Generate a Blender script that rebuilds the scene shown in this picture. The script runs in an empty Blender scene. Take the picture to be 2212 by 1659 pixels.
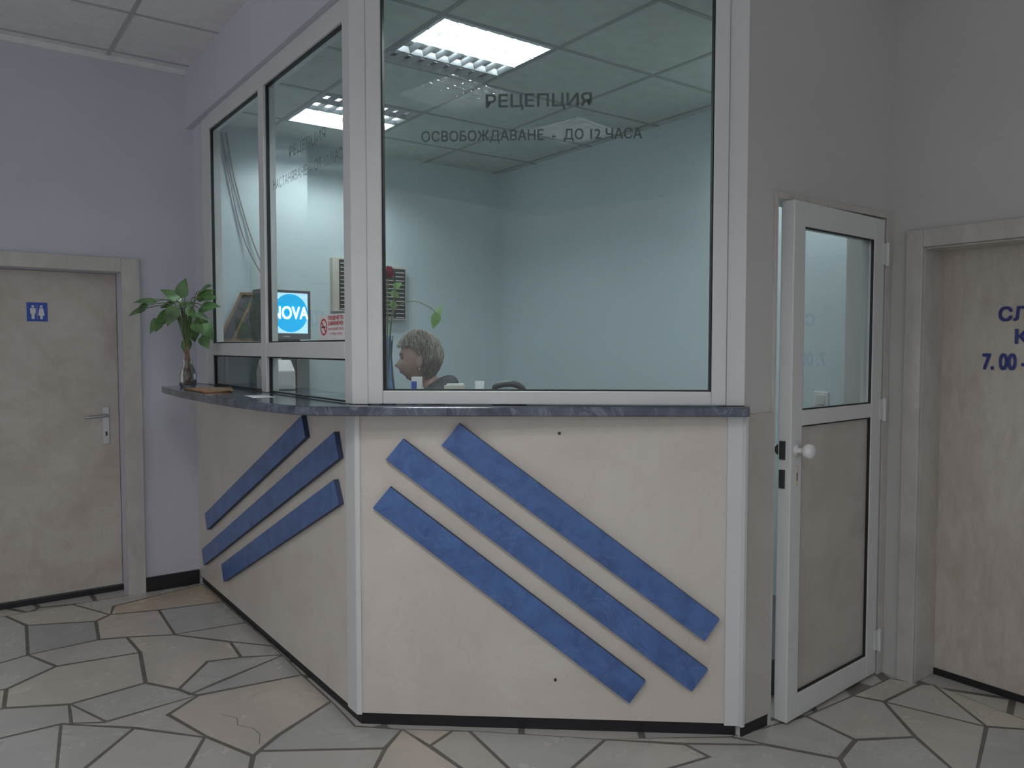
import bpy, bmesh, math, random
from mathutils import Vector, Matrix
random.seed(7)
sc = bpy.context.scene
sc.view_settings.view_transform = 'Standard'

# ------------------------------------------------------------------ materials
def nodes_of(name):
    m = bpy.data.materials.new(name); m.use_nodes = True
    nt = m.node_tree; b = nt.nodes.get("Principled BSDF")
    return m, nt, b
def N(nt, t, **kw):
    n = nt.nodes.new(t)
    for k, v in kw.items():
        if k in n.inputs: n.inputs[k].default_value = v
        else: setattr(n, k, v)
    return n
def ramp(nt, stops):
    r = nt.nodes.new("ShaderNodeValToRGB"); e = r.color_ramp.elements
    while len(e) < len(stops): e.new(0.5)
    for i, (p, c) in enumerate(stops):
        e[i].position = p; e[i].color = (*c, 1)
    return r
def coord(nt, rot=(0,0,0), scale=(1,1,1)):
    g = nt.nodes.new("ShaderNodeNewGeometry"); mp = nt.nodes.new("ShaderNodeMapping")
    mp.inputs['Rotation'].default_value = rot; mp.inputs['Scale'].default_value = scale
    nt.links.new(g.outputs['Position'], mp.inputs['Vector']); return mp.outputs[0]
def plain(name, col, rough=0.5, metal=0.0, var=0.06, scale=8.0, bump=0.0, **kw):
    m, nt, b = nodes_of(name)
    n = N(nt, "ShaderNodeTexNoise", Scale=scale, Detail=5.0)
    nt.links.new(coord(nt), n.inputs['Vector'])
    a = tuple(max(0, c*(1-var)) for c in col); d = tuple(min(1, c*(1+var)) for c in col)
    r = ramp(nt, [(0.3, a), (0.7, d)])
    nt.links.new(n.outputs['Fac'], r.inputs[0]); nt.links.new(r.outputs[0], b.inputs['Base Color'])
    b.inputs['Roughness'].default_value = rough; b.inputs['Metallic'].default_value = metal
    if bump:
        bp = N(nt, "ShaderNodeBump", Strength=bump, Distance=0.01)
        n2 = N(nt, "ShaderNodeTexNoise", Scale=scale*12, Detail=4.0)
        nt.links.new(coord(nt), n2.inputs['Vector'])
        nt.links.new(n2.outputs['Fac'], bp.inputs['Height']); nt.links.new(bp.outputs[0], b.inputs['Normal'])
    for k, v in kw.items(): b.inputs[k].default_value = v
    return m
def marble(name, base, blot, vein, rough, nscale=3.0, vscale=2.2, veinw=0.02, rot=(0,0,0), sc_=(1,1,1), veinamt=0.6):
    m, nt, b = nodes_of(name); L = nt.links
    c = coord(nt, rot, sc_)
    n1 = N(nt, "ShaderNodeTexNoise", Scale=nscale, Detail=8.0, Roughness=0.62, Distortion=0.6); L.new(c, n1.inputs['Vector'])
    r1 = ramp(nt, [(0.32, blot), (0.62, base)]); L.new(n1.outputs['Fac'], r1.inputs[0])
    n2 = N(nt, "ShaderNodeTexNoise", Scale=vscale, Detail=9.0, Roughness=0.6, Distortion=1.6); L.new(c, n2.inputs['Vector'])
    s = N(nt, "ShaderNodeMath", operation='SUBTRACT'); L.new(n2.outputs['Fac'], s.inputs[0]); s.inputs[1].default_value = 0.5
    ab = N(nt, "ShaderNodeMath", operation='ABSOLUTE'); L.new(s.outputs[0], ab.inputs[0])
    r2 = ramp(nt, [(0.0, (veinamt,)*3), (veinw, (0,0,0))]); L.new(ab.outputs[0], r2.inputs[0])
    mx = N(nt, "ShaderNodeMix", data_type='RGBA'); L.new(r2.outputs[0], mx.inputs[0]); L.new(r1.outputs[0], mx.inputs[6]); mx.inputs[7].default_value = (*vein, 1)
    L.new(mx.outputs[2], b.inputs['Base Color']); b.inputs['Roughness'].default_value = rough
    return m
def glass(name, tint=(0.93,0.97,0.96), k=1.25):
    m, nt, b = nodes_of(name); L = nt.links; nt.nodes.remove(b)
    out = nt.nodes.get("Material Output")
    t = N(nt, "ShaderNodeBsdfTransparent"); t.inputs[0].default_value = (*tint, 1)
    g = N(nt, "ShaderNodeBsdfGlossy"); g.inputs['Roughness'].default_value = 0.01
    fr = N(nt, "ShaderNodeFresnel"); fr.inputs[0].default_value = 1.5
    mu = N(nt, "ShaderNodeMath", operation='MULTIPLY'); mu.use_clamp = True; mu.inputs[1].default_value = k
    L.new(fr.outputs[0], mu.inputs[0])
    mx = N(nt, "ShaderNodeMixShader"); L.new(mu.outputs[0], mx.inputs[0]); L.new(t.outputs[0], mx.inputs[1]); L.new(g.outputs[0], mx.inputs[2])
    L.new(mx.outputs[0], out.inputs[0]); return m
def emis(name, col, st):
    m, nt, b = nodes_of(name)
    b.inputs['Base Color'].default_value = (*col, 1); b.inputs['Emission Color'].default_value = (*col, 1); b.inputs['Emission Strength'].default_value = st
    return m
def faded(name, col, fac):
    m, nt, b = nodes_of(name); L = nt.links
    b.inputs['Base Color'].default_value = (*col, 1); b.inputs['Roughness'].default_value = .6
    t = N(nt, "ShaderNodeBsdfTransparent")
    n = N(nt, "ShaderNodeTexNoise", Scale=6.0, Detail=3.0); L.new(coord(nt), n.inputs['Vector'])
    r = ramp(nt, [(0.35, (fac*.9,)*3), (0.6, (fac,)*3)]); L.new(n.outputs['Fac'], r.inputs[0])
    mx = N(nt, "ShaderNodeMixShader"); L.new(r.outputs[0], mx.inputs[0]); L.new(t.outputs[0], mx.inputs[1]); L.new(b.outputs[0], mx.inputs[2])
    L.new(mx.outputs[0], nt.nodes.get("Material Output").inputs[0]); return m
def louvermat(name, col):
    m, nt, b = nodes_of(name); L = nt.links; nt.nodes.remove(b)
    d = N(nt, "ShaderNodeBsdfDiffuse"); d.inputs[0].default_value = (*col,1)
    t = N(nt, "ShaderNodeBsdfTranslucent"); t.inputs[0].default_value = (*col,1)
    n = N(nt, "ShaderNodeTexNoise", Scale=20.0); L.new(coord(nt), n.inputs['Vector'])
    r = ramp(nt, [(0.3, (.12,)*3), (0.7, (.16,)*3)]); L.new(n.outputs['Fac'], r.inputs[0])
    mx = N(nt, "ShaderNodeMixShader"); L.new(r.outputs[0], mx.inputs[0]); L.new(d.outputs[0], mx.inputs[1]); L.new(t.outputs[0], mx.inputs[2])
    L.new(mx.outputs[0], nt.nodes.get("Material Output").inputs[0]); return m

M = {}
M['paint'] = plain("lobby_paint", (0.56,0.555,0.62), 0.75, var=0.04, scale=1.5, bump=0.05)
M['paintg'] = plain("grey_paint", (0.52,0.51,0.49), 0.75, var=0.04, scale=1.5, bump=0.05)
M['office'] = plain("office_paint", (0.60,0.70,0.72), 0.7, var=0.03, scale=1.2, bump=0.04)
M['tile'] = plain("ceiling_tile", (0.60,0.65,0.62), 0.9, var=0.06, scale=14, bump=0.25)
M['tilel'] = plain("ceiling_tile_lobby", (0.72,0.72,0.72), 0.9, var=0.05, scale=14, bump=0.25)
M['bar'] = plain("ceiling_bar", (0.38,0.40,0.39), 0.6)
M['barl'] = plain("ceiling_bar_lobby", (0.44,0.44,0.45), 0.6)
M['panel'] = marble("cream_laminate", (0.64,0.595,0.535), (0.565,0.51,0.455), (0.47,0.40,0.35), 0.33, nscale=2.2, vscale=1.6, veinw=0.005, veinamt=0.28)
M['greyp'] = marble("grey_laminate", (0.50,0.475,0.43), (0.43,0.40,0.36), (0.38,0.35,0.32), 0.35, nscale=5, vscale=3, veinw=0.006, veinamt=0.3)
M['doorm'] = marble("beige_door_laminate", (0.56,0.515,0.455), (0.46,0.405,0.345), (0.38,0.315,0.27), 0.3, nscale=6, vscale=5, veinw=0.012, rot=(0.0,0.7,0.7), sc_=(1,3.2,1), veinamt=0.4)
M['frame'] = marble("door_frame_laminate", (0.54,0.515,0.475), (0.45,0.43,0.39), (0.36,0.34,0.31), 0.35, nscale=6, vscale=5, veinw=0.01, rot=(0.4,0.2,0), sc_=(2,2,0.8), veinamt=0.3)
M['blue'] = marble("blue_marble", (0.078,0.160,0.385), (0.048,0.098,0.25), (0.17,0.27,0.46), 0.3, nscale=14, vscale=3.5, veinw=0.006, veinamt=0.45)
M['blueside'] = plain("blue_board_edge", (0.025,0.045,0.10), 0.5)
M['slab'] = marble("dark_marble_slab", (0.10,0.12,0.155), (0.035,0.04,0.055), (0.2,0.23,0.28), 0.12, nscale=9, vscale=5, veinw=0.02)
M['pvc'] = plain("white_pvc", (0.63,0.64,0.63), 0.35, var=0.02)
M['gasket'] = plain("black_gasket", (0.012,0.013,0.014), 0.6)
M['black'] = plain("black_skirting", (0.012,0.012,0.015), 0.4)
M['grout'] = plain("floor_grout", (0.155,0.142,0.12), 0.8, var=0.15, scale=20)
M['glass'] = glass("window_glass")
M['dglass'] = glass("door_glass", (0.92,0.96,0.96), 2.4)
M['white'] = plain("white_plastic", (0.72,0.72,0.72), 0.35, var=0.02)
M['cream'] = plain("cream_plastic", (0.60,0.56,0.47), 0.5)
M['dark'] = plain("dark_plastic", (0.03,0.032,0.035), 0.4)
M['grey'] = plain("grey_plastic", (0.10,0.105,0.115), 0.4)
M['steel'] = plain("brushed_steel", (0.5,0.5,0.5), 0.3, metal=0.9)
M['louver'] = louvermat("louver_plastic", (0.60,0.64,0.66))
M['tube'] = emis("lit_tube", (0.88,0.97,1.0), 165)
M['tubeoff'] = plain("unlit_tube", (0.5,0.52,0.54), 0.3)
M['tubel'] = emis("lit_tube_lobby", (0.96,0.97,1.0), 170)
M['fill_globe'] = emis("added_fill_lamp", (0.88,0.96,1.0), 40)  # glow of the added office fill lamp
M['letter'] = faded("grey_vinyl", (0.11,0.14,0.14), 0.6)
M['letterf'] = faded("faded_grey_vinyl", (0.16,0.20,0.20), 0.22)
M['navy'] = plain("navy_letter", (0.02,0.03,0.18), 0.4)
M['red'] = plain("red_print", (0.60,0.03,0.03), 0.5)
M['signblue'] = plain("sign_blue", (0.015,0.075,0.42), 0.4)
M['skin'] = plain("skin", (0.47,0.33,0.275), 0.55, var=0.08, scale=25)
M['jacket'] = plain("dark_jacket", (0.035,0.038,0.045), 0.8, var=0.5, scale=30, bump=0.2)
M['trouser'] = plain("dark_trousers", (0.02,0.02,0.025), 0.8)
M['wood'] = plain("desk_wood", (0.30,0.20,0.11), 0.45, var=0.2)
M['leaf'] = plain("pothos_leaf", (0.085,0.175,0.055), 0.4, var=0.6, scale=14)
M['leafl'] = plain("light_leaf", (0.16,0.32,0.09), 0.4, var=0.3, scale=16)
M['stem'] = plain("stem", (0.12,0.17,0.06), 0.5)
M['root'] = plain("root", (0.20,0.12,0.07), 0.7, var=0.4, scale=40)
M['brow'] = plain("brow_hair", (0.10,0.07,0.05), 0.7)
M['rose'] = plain("rose_red", (0.28,0.008,0.015), 0.5, var=0.3, scale=40)
M['folder'] = plain("brown_folder", (0.27,0.13,0.06), 0.45, var=0.35, scale=12)
M['paper'] = plain("paper", (0.75,0.75,0.74), 0.7)
M['screen'] = emis("tv_screen_white", (0.42,0.70,0.85), 1.0)
M['logo'] = emis("tv_logo_blue", (0.0,0.34,0.66), 1.0)
M['logow'] = emis("tv_logo_white", (0.85,0.95,1.0), 1.1)
M['vase'] = glass("clear_vase", (0.86,0.92,0.94), 1.8)
M['bvase'] = glass("blue_vase", (0.45,0.62,0.85), 2.5)
M['cable'] = plain("pale_cable", (0.34,0.33,0.30), 0.6)
M['rackdark'] = plain("rack_slot", (0.02,0.022,0.024), 0.6)

def hair_mat():
    m, nt, b = nodes_of("streaked_hair"); L = nt.links
    at = N(nt, "ShaderNodeAttribute"); at.attribute_name = "Col"
    L.new(at.outputs['Color'], b.inputs['Base Color']); b.inputs['Roughness'].default_value = 0.6
    return m
M['hair'] = hair_mat()

def stone_mat():
    m, nt, b = nodes_of("traced_stone"); L = nt.links
    at = N(nt, "ShaderNodeAttribute"); at.attribute_name = "Col"
    n = N(nt, "ShaderNodeTexNoise", Scale=3.5, Detail=8.0, Roughness=0.6, Distortion=0.6); L.new(coord(nt), n.inputs['Vector'])
    r = ramp(nt, [(0.3, (0.88,0.88,0.88)), (0.7, (1.06,1.05,1.03))]); L.new(n.outputs['Fac'], r.inputs[0])
    mx = N(nt, "ShaderNodeMix", data_type='RGBA', blend_type='MULTIPLY'); mx.inputs[0].default_value = 1
    L.new(at.outputs['Color'], mx.inputs[6]); L.new(r.outputs[0], mx.inputs[7]); L.new(mx.outputs[2], b.inputs['Base Color'])
    r3 = ramp(nt, [(0.3, (0.18,)*3), (0.7, (0.32,)*3)]); L.new(n.outputs['Fac'], r3.inputs[0]); L.new(r3.outputs[0], b.inputs['Roughness'])
    return m
def floor_mat():
    m, nt, b = nodes_of("crazy_paving"); L = nt.links
    c = coord(nt)
    v = N(nt, "ShaderNodeTexVoronoi", feature='DISTANCE_TO_EDGE', Scale=2.6); L.new(c, v.inputs['Vector'])
    v2 = N(nt, "ShaderNodeTexVoronoi", Scale=2.6); L.new(c, v2.inputs['Vector'])
    bw = N(nt, "ShaderNodeRGBToBW"); L.new(v2.outputs['Color'], bw.inputs[0])
    rc = ramp(nt, [(0.2, (0.45,0.45,0.42)), (0.8, (0.56,0.52,0.46))]); L.new(bw.outputs[0], rc.inputs[0])
    re = ramp(nt, [(0.028, (1,1,1)), (0.036, (0,0,0))]); L.new(v.outputs['Distance'], re.inputs[0])
    mx = N(nt, "ShaderNodeMix", data_type='RGBA'); L.new(re.outputs[0], mx.inputs[0]); L.new(rc.outputs[0], mx.inputs[6]); mx.inputs[7].default_value = (0.155,0.142,0.12,1)
    L.new(mx.outputs[2], b.inputs['Base Color']); b.inputs['Roughness'].default_value = 0.3
    return m
M['stone'] = stone_mat(); M['floor'] = floor_mat()

# ------------------------------------------------------------------ geometry helpers
WL = {}
def wl(p): return WL[p.name] if p else Vector((0,0,0))
def mk(name, V, F, mats, parent=None, smooth=False, mi=None, bevel=0, kind=None, label=None, cat=None, recalc=True):
    V = [Vector(v) for v in V]
    xs=[v.x for v in V]; ys=[v.y for v in V]; zs=[v.z for v in V]
    o = Vector(((min(xs)+max(xs))/2, (min(ys)+max(ys))/2, min(zs)))
    me = bpy.data.meshes.new(name); me.from_pydata([v-o for v in V], [], F)
    if not isinstance(mats, (list,tuple)): mats=[mats]
    for m in mats: me.materials.append(m)
    if mi:
        for i,p in enumerate(me.polygons): p.material_index = mi[i]
    if recalc:
        bm = bmesh.new(); bm.from_mesh(me); bmesh.ops.recalc_face_normals(bm, faces=bm.faces); bm.to_mesh(me); bm.free()
    if smooth:
        for p in me.polygons: p.use_smooth = True
    ob = bpy.data.objects.new(name, me); bpy.context.collection.objects.link(ob)
    ob.location = o - wl(parent); WL[ob.name] = o
    if parent: ob.parent = parent
    if bevel:
        bv = ob.modifiers.new("bevel", 'BEVEL'); bv.width = bevel; bv.segments = 2; bv.limit_method='ANGLE'
    if kind: ob["kind"] = kind
    if label: ob["label"] = label
    if cat: ob["category"] = cat
    return ob
def thing(name, loc, label, cat, kind=None, group=None):
    e = bpy.data.objects.new(name, None); e.empty_display_size = 0.1
    bpy.context.collection.objects.link(e); e.location = loc; WL[e.name] = Vector(loc)
    e["label"] = label
    if kind: e["kind"] = kind
    else: e["category"] = cat
    if group: e["group"] = group
    return e
class Fr:
    def __init__(s, o, u, n, z=0.0):
        s.o = Vector((o[0],o[1])); s.u = Vector(u).normalized(); s.n = Vector(n).normalized(); s.z=z
    def p(s, a, z, b):
        q = s.o + s.u*a + s.n*b; return Vector((q.x, q.y, z+s.z))
BF = [(0,1,2,3),(4,5,6,7),(0,1,5,4),(1,2,6,5),(2,3,7,6),(3,0,4,7)]
def fb(fr, a0,a1,z0,z1,b0,b1):
    P = [(a0,z0,b0),(a1,z0,b0),(a1,z0,b1),(a0,z0,b1),(a0,z1,b0),(a1,z1,b0),(a1,z1,b1),(a0,z1,b1)]
    return [fr.p(*q) for q in P], list(BF)
W0 = Fr((0,0),(1,0),(0,1))
def bx(x0,x1,y0,y1,z0,z1): return fb(W0,x0,x1,z0,z1,y0,y1)
def join(*parts):
    V=[];F=[]
    for v,f in parts:
        k=len(V); V+=list(v); F+=[tuple(i+k for i in q) for q in f]
    return V,F
def prism(poly, z0, z1):
    n=len(poly); V=[(x,y,z0) for x,y in poly]+[(x,y,z1) for x,y in poly]
    F=[tuple(range(n)), tuple(range(n,2*n))]+[(i,(i+1)%n,(i+1)%n+n,i+n) for i in range(n)]
    return V,F
def fprism(fr, poly, b0, b1):
    n=len(poly); V=[fr.p(a,z,b0) for a,z in poly]+[fr.p(a,z,b1) for a,z in poly]
    F=[tuple(range(n)), tuple(range(n,2*n))]+[(i,(i+1)%n,(i+1)%n+n,i+n) for i in range(n)]
    return V,F
def lathe(c, prof, seg=24, cap=True):
    V=[];F=[]
    for r,z in prof:
        for i in range(seg):
            a=2*math.pi*i/seg; V.append((c[0]+r*math.cos(a), c[1]+r*math.sin(a), z))
    for j in range(len(prof)-1):
        for i in range(seg):
            k=(i+1)%seg; F.append((j*seg+i,j*seg+k,(j+1)*seg+k,(j+1)*seg+i))
    if cap:
        F.append(tuple(range(seg))); F.append(tuple((len(prof)-1)*seg+i for i in range(seg)))
    return V,F
def tube(pts, rad, seg=8):
    pts=[Vector(p) for p in pts]; V=[];F=[]
    if not isinstance(rad,(list,tuple)): rad=[rad]*len(pts)
    for j,p in enumerate(pts):
        t=(pts[min(j+1,len(pts)-1)]-pts[max(j-1,0)]).normalized()
        up=Vector((0,0,1)) if abs(t.z)<0.95 else Vector((1,0,0))
        a=t.cross(up).normalized(); b=t.cross(a)
        for i in range(seg):
            w=2*math.pi*i/seg; V.append(p+(a*math.cos(w)+b*math.sin(w))*rad[j])
    for j in range(len(pts)-1):
        for i in range(seg):
            k=(i+1)%seg; F.append((j*seg+i,j*seg+k,(j+1)*seg+k,(j+1)*seg+i))
    F.append(tuple(range(seg))); F.append(tuple((len(pts)-1)*seg+i for i in range(seg)))
    return V,F
def spl(pts, n=8):
    pts=[Vector(p) for p in pts]; out=[]
    P=[pts[0]]+pts+[pts[-1]]
    for i in range(1,len(P)-2):
        for k in range(n):
            t=k/n; a,b,c,d=P[i-1],P[i],P[i+1],P[i+2]
            out.append(0.5*((2*b)+(c-a)*t+(2*a-5*b+4*c-d)*t*t+(3*b-a-3*c+d)*t**3))
    out.append(pts[-1]); return out
def text(body, fr, a0, a1, z0, z1, b, mat, parent, name="lettering", ext=0.001, bold=0.0, label=None, double=0.0, kind=None, cat=None):
    cu = bpy.data.curves.new("tmp",'FONT'); cu.body=body; cu.size=1; cu.offset=bold
    to = bpy.data.objects.new("tmp",cu); bpy.context.collection.objects.link(to)
    dg = bpy.context.evaluated_depsgraph_get(); dg.update()
    me = bpy.data.meshes.new_from_object(to.evaluated_get(dg))
    vs=[v.co.copy() for v in me.vertices]; fs=[tuple(p.vertices) for p in me.polygons]
    bpy.data.objects.remove(to); bpy.data.meshes.remove(me)
    x0=min(v.x for v in vs);x1=max(v.x for v in vs);y0=min(v.y for v in vs);y1=max(v.y for v in vs)
    V=[fr.p(a0+(v.x-x0)/(x1-x0)*(a1-a0), z0+(v.y-y0)/(y1-y0)*(z1-z0), b+ext) for v in vs]
    if double:
        offs=[(double,0),(0,double),(double,double)]
        parts=[(V,fs)]
        for k,(da,dz) in enumerate(offs):
            parts.append(([fr.p(a0+da+(v.x-x0)/(x1-x0)*(a1-a0), z0+dz+(v.y-y0)/(y1-y0)*(z1-z0), b+ext+.0002*(k+1)) for v in vs],fs))
        V,fs=join(*parts)
    return mk(name, V, fs, mat, parent, label=label, recalc=False, kind=kind, cat=cat)
def clip(poly, nx, ny, c):
    out=[]
    for i in range(len(poly)):
        p,q=poly[i],poly[(i+1)%len(poly)]
        dp=p[0]*nx+p[1]*ny-c; dq=q[0]*nx+q[1]*ny-c
        if dp>=0: out.append(p)
        if (dp>=0)!=(dq>=0):
            t=dp/(dp-dq); out.append((p[0]+(q[0]-p[0])*t,p[1]+(q[1]-p[1])*t))
    return out

# frames of the main planes
YB=4.98; G2=(1.26,2.72); G3=(2.36,1.804)
dv=Vector((G3[0]-G2[0],G3[1]-G2[1])); LF=dv.length; dv.normalize(); nv=(dv.y,-dv.x)
FF=Fr(G2,dv,nv)                       # front face
FL=Fr((1.26,YB),(0,-1),(-1,0))        # side face, a = YB - Y
FB=Fr((2.36,1.80),(1,0),(0,-1))       # door wall
FW=Fr((0,YB),(1,0),(0,-1))            # lobby back wall
FR=Fr((3.36,1.80),(0,-1),(-1,0))      # wall with lettered door
FO=Fr((3.53,YB),(0,-1),(-1,0))        # office right wall

# ------------------------------------------------------------------ room shell
V,F=join(bx(-3,0.0,YB,YB+.2,0,3.15), bx(0.0,0.855,YB,YB+.2,1.88,3.15), bx(0.855,1.30,YB,YB+.2,0,3.15))
mk("wall_back",V,F,M['paint'],kind="structure",label="pale lilac painted lobby wall with a door opening")
V,F=join(bx(1.30,3.63,YB,YB+.2,0,3.15), bx(1.36,1.94,YB-.10,YB,0,2.78))
mk("wall_office_back",V,F,M['office'],kind="structure",label="pale aqua painted office wall with a shallow pier")
V,F=bx(3.53,3.73,1.98,YB,0,3.15)
mk("wall_office_side",V,F,M['office'],kind="structure",label="pale aqua painted office side wall")
V,F=join(bx(2.37,2.53,1.80,1.92,0,3.09), bx(2.53,3.325,1.80,1.92,2.03,3.09), bx(3.325,3.53,1.80,1.98,0,3.09))
mk("wall_door",V,F,M['paintg'],kind="structure",label="pale grey wall around the office door")
V,F=join(bx(3.36,3.60,1.65,1.80,0,3.09), bx(3.36,3.60,0.80,1.65,1.87,3.09), bx(3.36,3.60,-3,0.80,0,3.09), bx(3.56,3.62,0.7,1.75,0,1.95))
mk("wall_right",V,F,M['paintg'],kind="structure",label="pale grey wall with a recessed lettered door")
V,F=join(bx(1.225,1.36,2.62,YB,2.755,3.09))
mk("wall_soffit",V,F,M['paint'],kind="structure",label="painted soffit above the side glazing")
V,F=fb(FF,-0.02,LF+0.02,2.84,3.09,-0.10,0.0)
mk("wall_header",V,F,M['paint'],kind="structure",label="painted header above the front glazing")
V,F=fb(FL,0,0.225,1.235,2.755,-0.10,-0.005)
mk("wall_return",V,F,M['paint'],kind="structure",label="narrow painted wall beside the side glazing")

# floor: base sheet + individually outlined stones in the visible area
nodes=[(.11,4.97),(.08,4.20),(.07,3.92),(.07,3.70),(.06,3.41),(.05,3.08),(.25,4.97),(.57,4.97),(.71,4.66),(.33,4.73),(.92,4.97),(.75,4.80),(.94,4.58),(1.27,4.93),(1.27,4.52),(.63,4.59),(.60,4.29),(.72,4.24),(.30,4.27),(.92,4.14),(1.27,4.10),(.73,3.99),(.68,3.61),(.39,4.04),(.19,3.89),(.39,3.57),(.17,3.69),(1.12,3.87),(1.10,3.65),(.96,3.69),(.78,3.46),(1.27,3.70),(1.27,3.56),(.96,3.44),(.81,3.38),(1.26,3.29),(.83,3.35),(1.26,2.97),(.98,2.82),(.86,2.73),(.76,2.97),(.69,3.24),(.48,3.32),(.37,3.38),(.34,3.40),(.56,3.20),(.36,2.98),(.27,2.92),(.64,2.77),(.60,2.68),(.78,2.55),(1.25,2.72),(1.38,2.59),(1.26,2.50),(.89,2.75),(1.10,2.32),(1.40,2.42),(1.41,2.21),(1.53,2.47),(1.58,2.43),(1.54,2.12),(1.95,2.08),(1.70,1.99),(2.16,1.88),(2.16,1.77),(1.97,1.80),(2.34,1.82),(2.39,1.71),(2.52,1.49),(2.40,1.36),(2.50,1.79),(2.71,1.75),(2.69,1.53),(3.03,1.74),(3.08,1.63),(2.89,1.41),(3.32,1.74),(3.37,1.63),(3.41,1.59),(3.19,1.29),(2.71,1.13),(3.36,1.12),(2.93,.97)]
faces=[[6,7,8,15,9],[7,10,13,11,8],[11,13,14,12,8],[8,12,19,17,16,15],[12,14,20,19],[0,6,9,18,1],[9,15,16,18],[18,16,17,21,23],[1,18,23,24,2],[24,23,21,22,25,26],[2,24,26,3],[17,19,27,28,29,30,22,21],[19,20,31,27],[27,31,32,28],[29,28,32,33,34,30],[33,32,35,36,34],[36,35,37,38,54,39,40,41],[38,37,51,52,53,54],[22,30,34,36,42,25],[42,36,41,40,45,43],[3,26,25,43,44,4],[25,42,43],[4,44,47,5],[44,43,45,46,47],[45,40,48,46],[40,39,50,49,48],[46,48,49,47],[39,54,53,55,50],[53,52,56,57,55],[52,58,56],[58,59,60,57,56],[59,61,62,60],[61,63,64,65,62],[61,66,67,63],[63,67,68,69,65,64],[66,70,71,72,68,67],[71,73,74,75,72],[72,75,80,69,68],[73,76,77,74],[74,77,78,79],[74,79,80,75],[78,81,79],[79,81,82,80]]
bm=bmesh.new()
cl=bm.loops.layers.float_color.new("Col")
base=bm.faces.new([bm.verts.new(p) for p in [(-3,-3.5,0),(4,-3.5,0),(4,5.2,0),(-3,5.2,0)]]); base.material_index=0
for l in base.loops: l[cl]=(1,1,1,1)
vs=[bm.verts.new((x,y,0.002)) for x,y in nodes]; ff=[]
cols=[(.49,.49,.455),(.53,.51,.46),(.58,.54,.475),(.47,.47,.445),(.52,.51,.455),(.60,.54,.465),(.55,.53,.49)]
for i,f in enumerate(faces):
    q=bm.faces.new([vs[k] for k in f]); q.material_index=1
    c=random.choice(cols)
    if i==2: c=(.60,.49,.38)
    if i in (11,16): c=(.59,.54,.465)
    if i==6: c=(.42,.42,.42)
    q.normal_update()
    if q.normal.z<0: q.normal_flip()
    for l in q.loops: l[cl]=(*c,1)
    ff.append(q)
r=bmesh.ops.inset_individual(bm,faces=ff,thickness=0.0105,depth=0)
for q in r['faces']: q.material_index=2
cr=[(.86,3.12),(.90,3.05),(.885,2.99),(.925,2.93),(.93,2.87),(.905,2.80)]
for (x0,y0),(x1,y1) in zip(cr,cr[1:]):
    q=bm.faces.new([bm.verts.new(p) for p in [(x0-.0015,y0,.0024),(x0+.0015,y0,.0024),(x1+.0015,y1,.0024),(x1-.0015,y1,.0024)]]); q.material_index=2
me=bpy.data.meshes.new("floor"); bm.to_mesh(me); bm.free()
for k in ('floor','stone','grout'): me.materials.append(M[k])
fo=bpy.data.objects.new("floor",me); bpy.context.collection.objects.link(fo); fo["kind"]="structure"; fo["label"]="irregular grey and beige crazy-paving stone floor with dark joints"
V,F=prism([(1.37,2.75),(2.42,1.94),(3.5,1.94),(3.5,4.86),(1.37,4.86)],0.003,0.15)
mk("floor_platform",V,F,M['grey'],kind="structure",label="raised dark floor inside the reception office")

# ceilings with tiles and bars
def ceiling(name, z, xs, ys, polyclip, tilemat, skip, label, barmat):
    V=[];F=[];MI=[]
    for i in range(len(xs)-1):
        for j in range(len(ys)-1):
            if (i,j) in skip: continue
            g=.011
            p=[(xs[i]+g,ys[j]+g),(xs[i+1]-g,ys[j]+g),(xs[i+1]-g,ys[j+1]-g),(xs[i]+g,ys[j+1]-g)]
            for c in polyclip: p=clip(p,*c) if p else p
            if len(p)<3: continue
            k=len(V); V+=[(x,y,z) for x,y in p]; F.append(tuple(range(k,k+len(p)))); MI.append(0)
    def bar(p):
        for c in polyclip: p=clip(p,*c) if p else p
        if len(p)<3: return
        k=len(V); n=len(p); v,f=prism(p,z-.003,z+.01)
        V.extend(v); F.extend([tuple(a+k for a in q) for q in f]); MI.extend([1]*len(f))
    for x in xs: bar([(x-.011,ys[0]),(x+.011,ys[0]),(x+.011,ys[-1]),(x-.011,ys[-1])])
    for j,y in enumerate(ys):
        for i in range(len(xs)-1):
            bar([(xs[i]+.011,y-.011),(xs[i+1]-.011,y-.011),(xs[i+1]-.011,y+.011),(xs[i]+.011,y+.011)])
    mk(name,V,F,[tilemat,barmat],mi=MI,kind="structure",label=label,recalc=False)
oc=[(1,0,1.28),(-nv[0],-nv[1],-(nv[0]*G2[0]+nv[1]*G2[1])+.02),(0,1,1.90),(-1,0,-3.53),(0,-1,-YB)]
oxs=[1.06,1.66,2.26,2.86,3.46,4.06]; oys=[1.535,2.135,2.735,3.335,3.93,4.53,5.13]
ceiling("ceiling_office",2.78,oxs,oys,oc,M['tile'],{(1,2),(1,4)},"suspended office ceiling of pale tiles in a grid",M['bar'])
lxs=[.81+.6*k for k in range(-6,5)]; lys=[4.27+.6*k for k in range(-12,3)]
lx0=[i for i,x in enumerate(lxs) if abs(x-(-.39))<.01][0]
lj=[j for j,y in enumerate(lys) if abs(y-.67)<.01][0]
lj2=[j for j,y in enumerate(lys) if abs(y+.53)<.01][0]
ceiling("ceiling",3.09,lxs,lys,[(-1,0,-3.4),(0,-1,-YB)],M['tilel'],{(lx0,lj),(lx0,lj2)},"suspended lobby ceiling of white tiles in a grid",M['barl'])
V,F=bx(-3.2,3.7,-3.6,5.2,3.25,3.30); mk("ceiling_deck",V,F,M['tilel'],kind="structure",label="solid deck above the suspended ceiling")
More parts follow.
